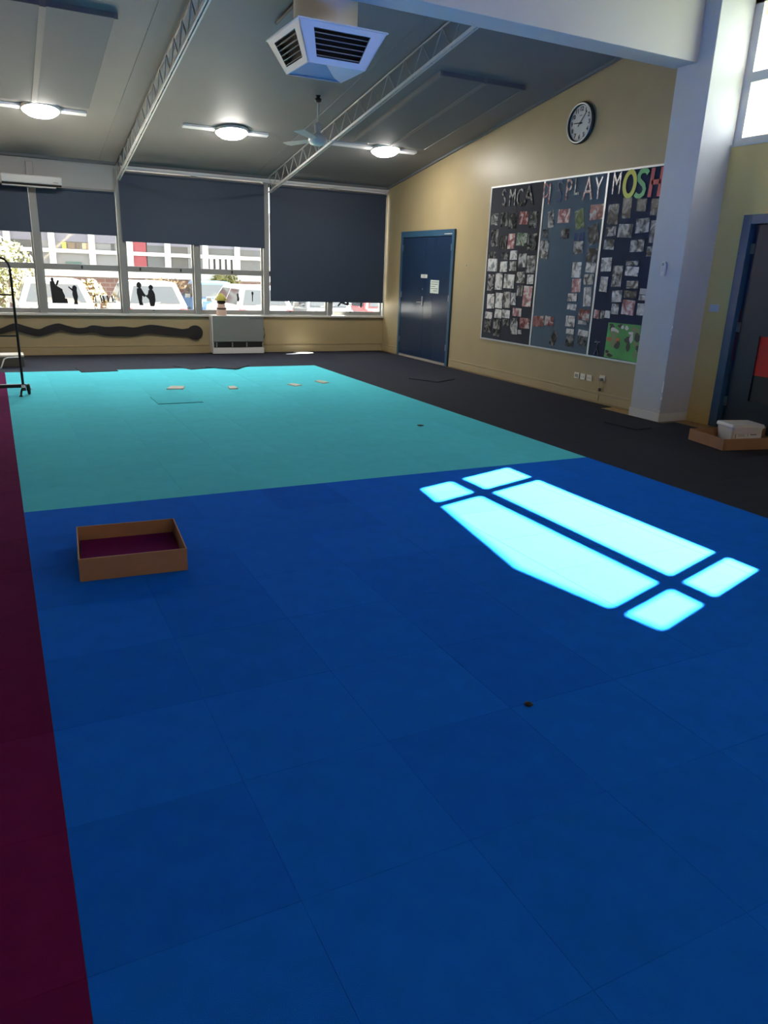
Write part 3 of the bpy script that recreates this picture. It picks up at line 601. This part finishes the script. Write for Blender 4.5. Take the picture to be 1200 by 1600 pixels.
DATA = '9.77,2.28,0.18,0.17,m,0;9.52,2.27,0.19,0.2,d,0;9.31,2.24,0.18,0.21,d,0;9.06,2.27,0.21,0.18,r,0;8.83,2.24,0.18,0.22,d,0;9.73,2.02,0.19,0.24,d,0;9.5,1.95,0.19,0.2,d,0;9.31,1.97,0.17,0.21,p,0;9.06,1.99,0.25,0.18,g,0;8.82,1.95,0.22,0.23,d,0;9.75,1.78,0.19,0.1,d,0;9.73,1.64,0.26,0.19,l,0;9.44,1.77,0.19,0.1,d,0;9.44,1.62,0.19,0.15,l,0;9.22,1.78,0.18,0.13,l,0;9.21,1.63,0.18,0.14,m,0;9,1.71,0.19,0.19,m,0;8.8,1.66,0.21,0.24,m,0;9.74,1.39,0.16,0.24,m,0;9.53,1.41,0.19,0.25,l,0;9.28,1.42,0.27,0.2,l,0;9.01,1.48,0.2,0.16,m,0;8.78,1.46,0.15,0.13,l,0;9.7,1.12,0.2,0.22,l,0;9.49,1.14,0.19,0.23,l,0;9.29,1.16,0.18,0.24,m,0;9.13,1.18,0.13,0.18,l,0;9,1.3,0.13,0.15,m,0;8.81,1.23,0.21,0.29,p,0;9.73,0.91,0.2,0.11,l,0;9.48,0.95,0.19,0.13,l,0;9.28,0.96,0.2,0.12,l,0;9.02,1,0.22,0.12,p,0;9.73,0.75,0.2,0.19,d,0;9.49,0.8,0.19,0.15,d,0;9.27,0.84,0.17,0.11,d,0;9.06,0.8,0.18,0.24,m,0;8.82,0.86,0.24,0.15,r,0;9.49,0.67,0.16,0.11,d,0;8.91,0.73,0.09,0.06,l,0;8.46,2.23,0.13,0.22,m,-12;8.55,2.05,0.12,0.12,d,0;8.54,1.85,0.2,0.24,m,0;8.2,2.26,0.25,0.18,p,0;8.14,2.04,0.17,0.13,d,0;7.89,2.21,0.17,0.24,c,-14;7.86,2,0.19,0.1,b,0;7.85,1.87,0.19,0.16,m,0;7.59,2.28,0.26,0.18,r,0;7.6,2.02,0.2,0.24,d,-14;7.59,1.78,0.2,0.17,d,0;7.84,1.6,0.18,0.2,l,0;7.81,1.41,0.18,0.17,p,0;7.86,1.26,0.19,0.1,l,0;7.85,1.14,0.19,0.08,l,0;7.85,0.96,0.19,0.14,l,0;7.83,0.83,0.16,0.07,l,0;7.82,0.71,0.16,0.16,d,0;7.58,1.63,0.19,0.12,l,0;7.59,1.49,0.19,0.13,m,0;7.58,1.28,0.15,0.25,l,-5;7.6,1.06,0.22,0.14,r,0;7.6,0.96,0.2,0.05,m,0;7.58,0.83,0.2,0.08,l,0;7.58,0.73,0.18,0.12,d,0;8.51,0.91,0.25,0.15,r,0;8.28,0.93,0.2,0.13,r,0;8.15,0.71,0.12,0.2,d,25;7.3,2.24,0.19,0.24,d,0;7.08,2.3,0.15,0.24,d,0;6.85,2.32,0.16,0.14,d,0;6.65,2.29,0.12,0.18,d,0;7.3,2.05,0.18,0.11,m,0;7.06,2.05,0.25,0.16,m,0;6.8,2.1,0.22,0.16,m,0;6.61,2.03,0.12,0.25,m,0;7.3,1.9,0.19,0.12,m,0;6.84,1.88,0.23,0.14,m,0;6.62,1.82,0.12,0.11,m,0;7.31,1.67,0.19,0.17,l,0;6.88,1.69,0.21,0.05,m,0;6.87,1.6,0.23,0.11,l,0;7.1,1.54,0.17,0.25,m,0;7.31,1.44,0.14,0.19,l,0;6.83,1.45,0.2,0.09,m,0;7.06,1.31,0.18,0.14,l,0;6.84,1.34,0.22,0.08,d,0;7.06,1.16,0.13,0.13,l,0;6.85,1.19,0.22,0.18,p,0;6.64,1.38,0.13,0.07,m,0;6.64,1.31,0.13,0.06,l,0;6.64,1.18,0.13,0.14,l,0;7.37,1.08,0.1,0.11,p,0;7.27,1.08,0.07,0.1,m,0;7.18,1.09,0.1,0.09,l,0'
ph = []
for it in DATA.split(';'):
    q = it.split(','); ph.append((float(q[0]), float(q[1]), float(q[2]), float(q[3]), q[4], float(q[5])))
def ordinal(n_): return ['first','second','third','fourth','fifth','sixth','seventh','eighth','ninth','tenth','eleventh','twelfth'][n_]
pn = ('left charcoal', 'middle grey-blue', 'right navy')
groups = {}
for p in ph: groups.setdefault(0 if p[0] > 8.67 else (1 if p[0] > 7.47 else 2), []).append(p)
for g_, lst in groups.items():
    lst.sort(key=lambda p: -p[1]); cols = {}
    xs_ = sorted(lst, key=lambda p: -p[0]); w_ = (9.88, 8.66, 7.46)[g_]
    for p in lst: cols.setdefault(min(4, int((w_-p[0])/.243)), []).append(p)
    for c_, L_ in cols.items():
        for r_, p in enumerate(L_):
            m = MB(); W_, H_ = p[2]/2*.94, p[3]/2*.95; k = random.uniform(-.06, .06)
            m.prism([(-W_,-H_),(W_,-H_*(1+k)),(W_*(1-abs(k)),H_),(-W_,H_*(1+k*.5))], -.0008, .0008, 'x')
            o = m.build('pinned_photo', PM[p[4]], None, 0, (XR-.0135-.0017*((r_+c_) % 3)-.0003*r_, p[0], p[1]))
            o.rotation_euler.x = math.radians(p[5]+random.uniform(-3, 3))
            tag(o, '%s on the %s board, %s down in column %s from left' % (TN[p[4]], pn[g_], ordinal(r_), ordinal(c_)), 'photo', 'photographs pinned on the notice board')
lets = [('S',9.561,2.553,'m',.30,.8),('M',9.355,2.541,'m',.30,.65),('C',9.179,2.53,'m',.30,.7),('A',8.976,2.545,'d',.34,.9),
        ('D',8.61,2.58,'p',.26,.6),('I',8.53,2.53,'p',.34,.8),('S',8.332,2.549,'b',.36,.7),('P',8.151,2.56,'r',.34,.7),('L',8.0,2.59,'m',.28,.7),('A',7.783,2.545,'r',.36,.7),('Y',7.598,2.537,'r',.34,.6),('M',7.29,2.57,'m',.33,.55)]
word = {0: 'left charcoal', 1: 'middle grey-blue', 2: 'right navy'}
for (ch, y, z, tn, sz, sx) in lets:
    g_ = 0 if y > 8.67 else (1 if y > 7.47 else 2)
    o = onwall(text_mb(ch, sz*1.25, .001), 0, 0, 0, sx=sx*.9, sz=.85).build('cutout_letter', PM[tn]); o.location = (XR-.020, y, z)
    tag(o, 'letter %s cut from photographs at the %s of the %s board' % (ch, {9.561:'top left',8.332:'top middle'}.get(y, 'top'), word[g_]), 'letter', 'cut-out letters on the notice board')
def bold(o, off): pass
for (ch, y, z, col_, nm) in (('O',7.077,2.558,(.55,.52,.04),'yellow'),('S',6.889,2.55,(.08,.42,.14),'green'),('H',6.677,2.547,(.52,.02,.045),'red')):
    m = MB(); r = .026
    if ch == 'O': pts = [(.085*math.cos(a), .13*math.sin(a)) for a in [2*math.pi*k/28 for k in range(28)]]
    if ch == 'S': pts = [(.085,.10),(.06,.125),(.02,.135),(-.03,.125),(-.055,.085),(-.045,.04),(-.005,.01),(.035,-.02),(.055,-.065),(.04,-.11),(0,-.135),(-.05,-.13),(-.085,-.105)]
    def strip(pts, closed=False):
        n_ = len(pts); v = []; F = []
        for i, p in enumerate(pts):
            a = pts[i-1] if i or closed else p; b = pts[(i+1) % n_] if i < n_-1 or closed else p
            dx, dy = b[0]-a[0], b[1]-a[1]; L_ = math.hypot(dx, dy) or 1; nx_, ny_ = -dy/L_*r, dx/L_*r
            for (sg, t_) in ((1,0),(-1,0),(-1,.003),(1,.003)): v.append((-t_, -(p[0]+sg*nx_), p[1]+sg*ny_))
        for i in range(n_ if closed else n_-1):
            j = (i+1) % n_
            for k in range(4): F.append((i*4+k, i*4+(k+1) % 4, j*4+(k+1) % 4, j*4+k))
        m.add(v, F)
        if not closed: m.add([v[0],v[1],v[2],v[3]], [(0,1,2,3)]); m.add(v[-4:], [(0,1,2,3)])
    if ch == 'H': strip([(-.07,-.15),(-.055,.15)]); strip([(.065,-.15),(.085,.15)]); strip([(-.06,0),(.075,.005)])
    else: strip(pts, ch == 'O')
    o = m.build('cutout_letter', mat(nm+'_letter_card', col_, .4)); o.location = (XR-.021, y, z)
    tag(o, 'big %s card letter %s at the top of the right navy board' % (nm, ch), 'letter', 'cut-out letters on the notice board')
# green poster with blobs and small wire figure print
po = tag(MB().prism([(7.137,.998),(6.60,1.003),(6.575,.575),(7.144,.581)], XR-.020, XR-.0215, 'x').build('green_poster', mat('green_poster_ink', (.06,.33,.07), .4, noise=.3, nscale=3)), 'bright green poster with dark and white shapes at the board foot', 'poster')
pk = {0: mat('poster_black', (.015,.02,.015), .4), 1: mat('poster_white', (.6,.6,.55), .4), 2: mat('poster_orange', (.4,.12,.04), .4), 3: mat('poster_olive', (.18,.24,.10), .4)}
shapes = [(0,7.08,.97,.035,.02),(0,7.06,.93,.04,.04),(0,6.92,.97,.05,.02),(1,6.89,.96,.025,.02),(1,6.82,.955,.03,.025),(1,7.02,.90,.07,.045),(3,7.02,.86,.06,.05),(2,7.09,.80,.05,.03),(2,6.95,.80,.05,.03),(3,7.01,.77,.05,.06),(0,6.95,.73,.045,.03),(0,6.93,.76,.03,.03),
          (3,6.68,.93,.07,.05),(1,6.74,.90,.04,.02),(3,6.72,.86,.05,.03),(0,6.78,.82,.05,.035),(0,6.76,.75,.03,.06),(0,6.63,.86,.05,.05),(3,6.65,.78,.04,.04),(0,6.61,.73,.02,.05),(3,6.63,.66,.03,.06),(1,6.72,.84,.03,.05),(3,7.08,.63,.06,.03),(0,7.05,.61,.05,.02),(0,7.10,.65,.03,.02)]
for k, (c_, y, z, a, b) in enumerate(shapes):
    MB().prism([(y+a*math.cos(t_)*(1+.2*math.sin(3*t_+k)), z+b*math.sin(t_)*(1+.2*math.cos(2*t_+k))) for t_ in [2*math.pi*i/12 for i in range(12)]], XR-.0216-.00012*k, XR-.0219-.00012*k, 'x').build('printed_shape', pk[c_], po)
o = MB().tube([(0,.03,.08),(0,0,.05),(0,.0,-.02),(0,.04,-.10)], .006).tube([(0,0,-.02),(0,-.045,-.10)], .006).tube([(0,.05,.05),(0,-.04,.06)], .006).build('stick_figure', mat('grey_blue_print', (.16,.20,.26), .5)); o.location = (XR-.020, 7.29, .69)
tag(o, 'small grey stick figure pinned left of the green poster', 'decoration')

# ---------------- outside ----------------
struct(B(-6, 8, YW+.15, YW+1.02, 2.95, 3.05).build('roof_eave', mat('shading_soffit', (.6,.6,.58), .7)))
struct(B(-40, 60, YW+.16, 70, -.7, -.5).build('ground', mat('asphalt', (.25,.225,.19), .9, noise=.1, nscale=3)))
struct(B(XL-40, XL-.16, -40, YW+.16, -.7, -.5).build('ground_left', mat('grass_verge', (.05,.075,.03), .9)))
struct(B(XN+.2, 60, -40, YW+.16, -.7, -.5).build('ground_right', mat('grass_verge_right', (.05,.075,.03), .9)))
k = 1.12; FY = 28
def fx(x): return x*k
def fz(z): return 1.5+(z-1.5)*k
bl = thing('school_block', 'white framed building with brick base across the car park', 'building', (0, FY, -.5))
bm_ = bpy.data.materials.new('brick'); bm_.use_nodes = True; n_ = bm_.node_tree.nodes; l2 = bm_.node_tree.links
bt = n_.new('ShaderNodeTexBrick'); bt.inputs['Scale'].default_value = 1; bt.inputs['Brick Width'].default_value = .30; bt.inputs['Row Height'].default_value = .14; bt.inputs['Mortar Size'].default_value = .014
bt.inputs['Color1'].default_value = (0.081,0.031,0.025,1); bt.inputs['Color2'].default_value = (0.105,0.043,0.034,1); bt.inputs['Mortar'].default_value = (0.136,0.112,0.099,1)
tcn = n_.new('ShaderNodeTexCoord'); mp = n_.new('ShaderNodeMapping'); mp.inputs['Rotation'].default_value = (math.pi/2, 0, 0)
l2.new(tcn.outputs['Object'], mp.inputs[0]); l2.new(mp.outputs[0], bt.inputs['Vector']); l2.new(bt.outputs[0], n_['Principled BSDF'].inputs['Base Color'])
B(-20, 30, 0, .3, 0, fz(1.0)+.5).build('brick_wall', bm_, bl)
wf = mat('facade_white', (0.384,0.384,0.372), .6); gls = mat('facade_dark_glass', (0.053,0.056,0.059), .15); gl2 = mat('facade_pale_curtain', (0.105,0.108,0.112), .5); redp = mat('facade_red_panel', (0.161,0.019,0.028), .5)
B(-20, 30, -.10, .3, fz(1.0)+.5, fz(1.21)+.5).build('white_band', wf, bl)
B(-20, 30, -.6, .3, fz(2.75)+.5, fz(3.0)+.5).build('fascia', wf, bl)
B(-20, 30, -.7, 6, fz(3.0)+.5, fz(3.1)+.5).build('roof', mat('grey_roof', (.3,.3,.3), .7), bl)
B(-20, 30, .30, .5, fz(1.1)+.5, fz(2.8)+.5).build('inner_wall', gl2, bl)
B(-20, 30, -.04, .10, fz(1.665)+.5, fz(1.775)+.5).build('rail', wf, bl)
ms = [-3.9,-2.8,-1.7,-.6,.5,1.67,2.77,3.86,4.99,6.17,7.21,8.3,9.4,10.5,11.6]
for i, x in enumerate(ms):
    B(fx(x)-.10, fx(x)+.10, -.05, .12, fz(1.2)+.5, fz(2.76)+.5).build('mullion', wf, bl)
    if i+1 < len(ms):
        for (z0, z1) in ((1.2, 1.67), (1.77, 2.76)):
            a, b = fx(x)+.1, fx(ms[i+1])-.1; w_ = b-a
            if abs(x-3.86) < .01:
                B(a, a+w_*.42, .02, .06, fz(z0)+.5, fz(z1)+.5).build('red_panel', redp, bl); a = a+w_*.45
            if abs(x-2.77) < .01:
                B(b-w_*.3, b-.12, .02, .05, fz(z0)+.5, fz(z1)+.5).build('red_panel', mat('facade_dim_red', (0.186,0.050,0.062), .4), bl); b = b-w_*.32
            o = B(a, b, .05, .07, fz(z0)+.5, fz(z1)+.5).build('window', [gls, gl2][1 if i in (5, 6) else 0], bl)
            if i in (4, 8): B(b-w_*.45, b, .03, .049, fz(z0)+.5, fz(z1)+.5).build('curtain', gl2, o)
            if i == 6 and z0 > 1.5: B(b-.18, b-.06, .03, .049, fz(z0)+.5, fz(z1)+.5).build('dark_slat', gls, o)
            if i in (8, 9) : pass
            if z0 > 1.5: B(a, b, .015, .028, fz(1.98)+.5, fz(2.76)+.5).build('shade', mat('facade_lilac_shade', (0.099,0.099,0.130), .6) if 'facade_lilac_shade' not in bpy.data.materials else bpy.data.materials['facade_lilac_shade'], o)
for q in range(5): B(fx(6.30)+q*.21, fx(6.30)+q*.21+.12, -.06, -.0, fz(1.22)+.5, fz(1.66)+.5).build('picket', wf, bl)
for (a, b, c_) in ((1.95,2.06,(.30,.33,.05)),(2.10,2.30,(.10,.07,.045)),(2.34,2.44,(.08,.055,.04)),(2.50,2.62,(.25,.2,.13)),(2.63,2.72,(.2,.15,.1))):
    B(fx(a), fx(b), -.0, .045, fz(1.785)+.5, fz(1.96)+.5).build('paper_display', mat('display_colour', c_, .7), bl)
B(fx(2.0), fx(2.45), -.0, .045, fz(1.25)+.5, fz(1.42)+.5).build('teal_display', mat('display_teal', (0.025,0.068,0.062), .7), bl)
nbk = thing('sky_blocker', 'pale rendered block added outside the high window to cut sky light', 'building', (10.2, 4, -.5))  # block added outside to cut sky light on the column
B(-.6, 6, 3, 14, 0, 4.3).build('wall', mat('render_wall', (.24,.25,.25), .8), nbk)
B(-.6, 6.2, 2.8, 14.2, 4.3, 4.4).build('roof', bpy.data.materials['grey_roof'], nbk)
struct(B(7.06, 7.42, 2.2, 7.5, 5.2, 5.26).build('shading_soffit', bpy.data.materials['beige_eave_board']))  # slab added above the eave board to hold back the upper sky
# trees and bushes
def bush(name, label, x, y, z, rx, ry, rz_, n_, c_, stems=2, cat='bush'):
    r = thing(name, label, cat, (x, y, -.5)); m = MB(); R_ = random.Random(int(x*100)+n_)
    for i in range(n_):
        while True:
            p = Vector((R_.uniform(-1,1), R_.uniform(-1,1), R_.uniform(-1,1)))
            if p.length < 1: break
        p = Vector((p.x*rx, p.y*ry, z+.5+p.z*rz_)); a = Vector((R_.uniform(-1,1), R_.uniform(-1,1), R_.uniform(-1,1))).normalized(); b = a.orthogonal().normalized(); s_ = R_.uniform(.05,.11)
        m.add([p-a*s_, p+b*s_*.5, p+a*s_, p-b*s_*.5], [(0,1,2,3)], i % 2)
    lo = m.build('foliage', [mat(name+'_leaf', c_, .7), mat(name+'_leaf_pale', tuple(min(1, q*1.6) for q in c_), .7)], r); lo['kind'] = 'stuff'
    for i in range(stems):
        xo = (i-(stems-1)/2)*.35; MB().tube([(xo*.4,0,0),(xo,-.1,z*.6+.3),(xo*1.5,0,z+.5+rz_*.5)], [.06,.05,.02], 6).build('trunk', mat('pale_bark', (0.341,0.322,0.291), .8), r)
bush('tree', 'yellow-green tree with pale trunks outside the left window', .2, 26.1, 1.0, 1.1, .8, 1.1, 1500, (0.068,0.068,0.019), 4, 'tree')
bush('shrub', 'orange-green shrub against the brick wall behind the first parked car', 2.75, 26.2, .35, .5, .4, .55, 500, (0.081,0.053,0.015))
bush('shrub', 'yellow shrub against the brick wall beside the blue car', 7.55, 27.7, .75, .6, .25, .55, 600, (0.093,0.093,0.022))
bush('shrub', 'sparse brown twiggy shrub behind the white hatchback', 5.3, 27.4, .75, .9, .4, .22, 220, (0.186,0.124,0.062))
# cars
tyre = mat('tyre', (.02,.02,.02), .8); cgl = mat('car_glass', (0.031,0.034,0.037), .08); trim_m = mat('car_trim', (.12,.12,.12), .5); tail = mat('tail_lamp', (.5,.03,.04), .3); plate_m = mat('number_plate', (.5,.52,.45), .4)
def car(label, x, y, w, col_, hgt=1.48, L_=4.2, front=False, taper=.70):
    c_ = thing('car', label, 'car', (x, y, -.5), 0, 'cars parked outside the windows'); h = w/2; paint = mat('car_paint', col_, .25, spec=.6)
    # body: sections along the length, side profile with rounded ends
    def sec(yy, hw, z0, z1): return [(-hw,yy,z0),(hw,yy,z0),(hw*1.0,yy,(z0+z1)/2),(hw*.96,yy,z1),(-hw*.96,yy,z1),(-hw,yy,(z0+z1)/2)]
    S_ = [sec(0,h*.88,.32,.82),sec(.06,h*.95,.24,.90),sec(.5,h,.20,.95),(sec(L_*.7,h,.20,.93)),sec(L_-.35,h*.97,.22,.80),sec(L_-.04,h*.88,.28,.66)]
    m = MB(); vs = [p for s_ in S_ for p in s_]; F = [tuple(range(6)), tuple(reversed(range(len(vs)-6, len(vs))))]
    for i in range(len(S_)-1):
        for q in range(6): F.append((i*6+q, i*6+(q+1) % 6, (i+1)*6+(q+1) % 6, (i+1)*6+q))
    m.add(vs, F); body = m.build('body', paint, c_, .03)
    g0 = (.10, .42, L_*.58, L_*.74); b = h*.94; t_ = h*taper
    v = [(-b,g0[0],.90),(b,g0[0],.90),(b,g0[3],.90),(-b,g0[3],.90),(-t_,g0[1],hgt-.03),(t_,g0[1],hgt-.03),(t_,g0[2],hgt-.03),(-t_,g0[2],hgt-.03),(-t_*.9,g0[1]+.12,hgt),(t_*.9,g0[1]+.12,hgt),(t_*.9,g0[2]-.12,hgt),(-t_*.9,g0[2]-.12,hgt)]
    cab = MB().add(v, [(0,1,5,4),(1,2,6,5),(2,3,7,6),(3,0,4,7),(4,5,9,8),(5,6,10,9),(6,7,11,10),(7,4,8,11),(8,9,10,11)]).build('cabin', paint, c_, .02)
    def quad(i, j, k_, l_, a0, a1, b0, b1, off, name, mt):
        P_ = [Vector(v[q]) for q in (i, j, k_, l_)]
        def at(a, b_): return (P_[0].lerp(P_[1], a)).lerp(P_[3].lerp(P_[2], a), b_)
        nn = (P_[1]-P_[0]).cross(P_[3]-P_[0]).normalized()*off; q4 = [at(a0,b0), at(a1,b0), at(a1*.98,b1), at(a0+.02,b1)]
        MB().add([p+nn for p in q4]+[p-nn for p in q4], [(0,1,2,3),(7,6,5,4),(0,4,5,1),(1,5,6,2),(2,6,7,3),(3,7,4,0)]).build(name, mt, cab)
    quad(0,1,5,4,.09,.91,.12,.86,.012,'rear_window' if not front else 'windscreen',cgl); quad(2,3,7,6,.08,.92,.1,.9,.012,'windscreen' if not front else 'rear_window',cgl)
    quad(1,2,6,5,.05,.48,.12,.86,.012,'side_window',cgl); quad(1,2,6,5,.52,.93,.12,.86,.012,'side_window',cgl); quad(3,0,4,7,.07,.48,.12,.86,.012,'side_window',cgl); quad(3,0,4,7,.52,.95,.12,.86,.012,'side_window',cgl)
    for sx in (-1, 1):
        for yy in (.75, L_-.8): MB().lathe([(.15,-.11),(.31,-.10),(.33,-.06),(.33,.06),(.31,.10),(.15,.11)], (sx*(h-.10), yy, .33), 'x', 20).build('wheel', tyre, c_)
        B(sx*h*.80-.10, sx*h*.80+.10, -.012, .09, .66, .86).build('lamp', tail if not front else plastic, c_, .01)
        B(sx*(h+.08)-.08, sx*(h+.08)+.08, L_*.68 if not front else .55, L_*.68+.1 if not front else .65, .92, 1.05).build('mirror', trim_m, c_, .02)
    B(-h*.9, h*.9, -.05, .10, .34, .50).build('bumper', trim_m, c_, .02); B(-.20, .20, -.06, -.045, .55, .66).build('number_plate', plate_m, c_)
    MB().tube([(-.3,.02,.955),(.1,.0,1.0)], .012).build('wiper', trim_m, c_)
car('white four-wheel drive parked outside the second window, nose to the building', 1.37, 20.5, 1.85, (0.186,0.192,0.198), 1.50, 4.4, True)
car('white hatchback parked outside the third window, tail to the building', 3.75, 20.5, 1.72, (0.223,0.223,0.223), 1.50, 3.9)
car('blue car parked between the two white hatchbacks', 6.5, 24.9, 1.5, (0.031,0.087,0.186), 1.46, 2.9, True)
car('white hatchback parked outside the window over the heater', 6.72, 20.5, 1.70, (0.223,0.223,0.223), 1.46, 3.9)
car('grey car parked outside the corner window, left of the red one', 8.6, 20.4, 1.5, (0.074,0.081,0.087), 1.40, 4.0, True)
car('red and white car parked outside the corner window, right of the grey one', 10.6, 20.5, 1.75, (0.186,0.031,0.031), 1.42, 4.0)
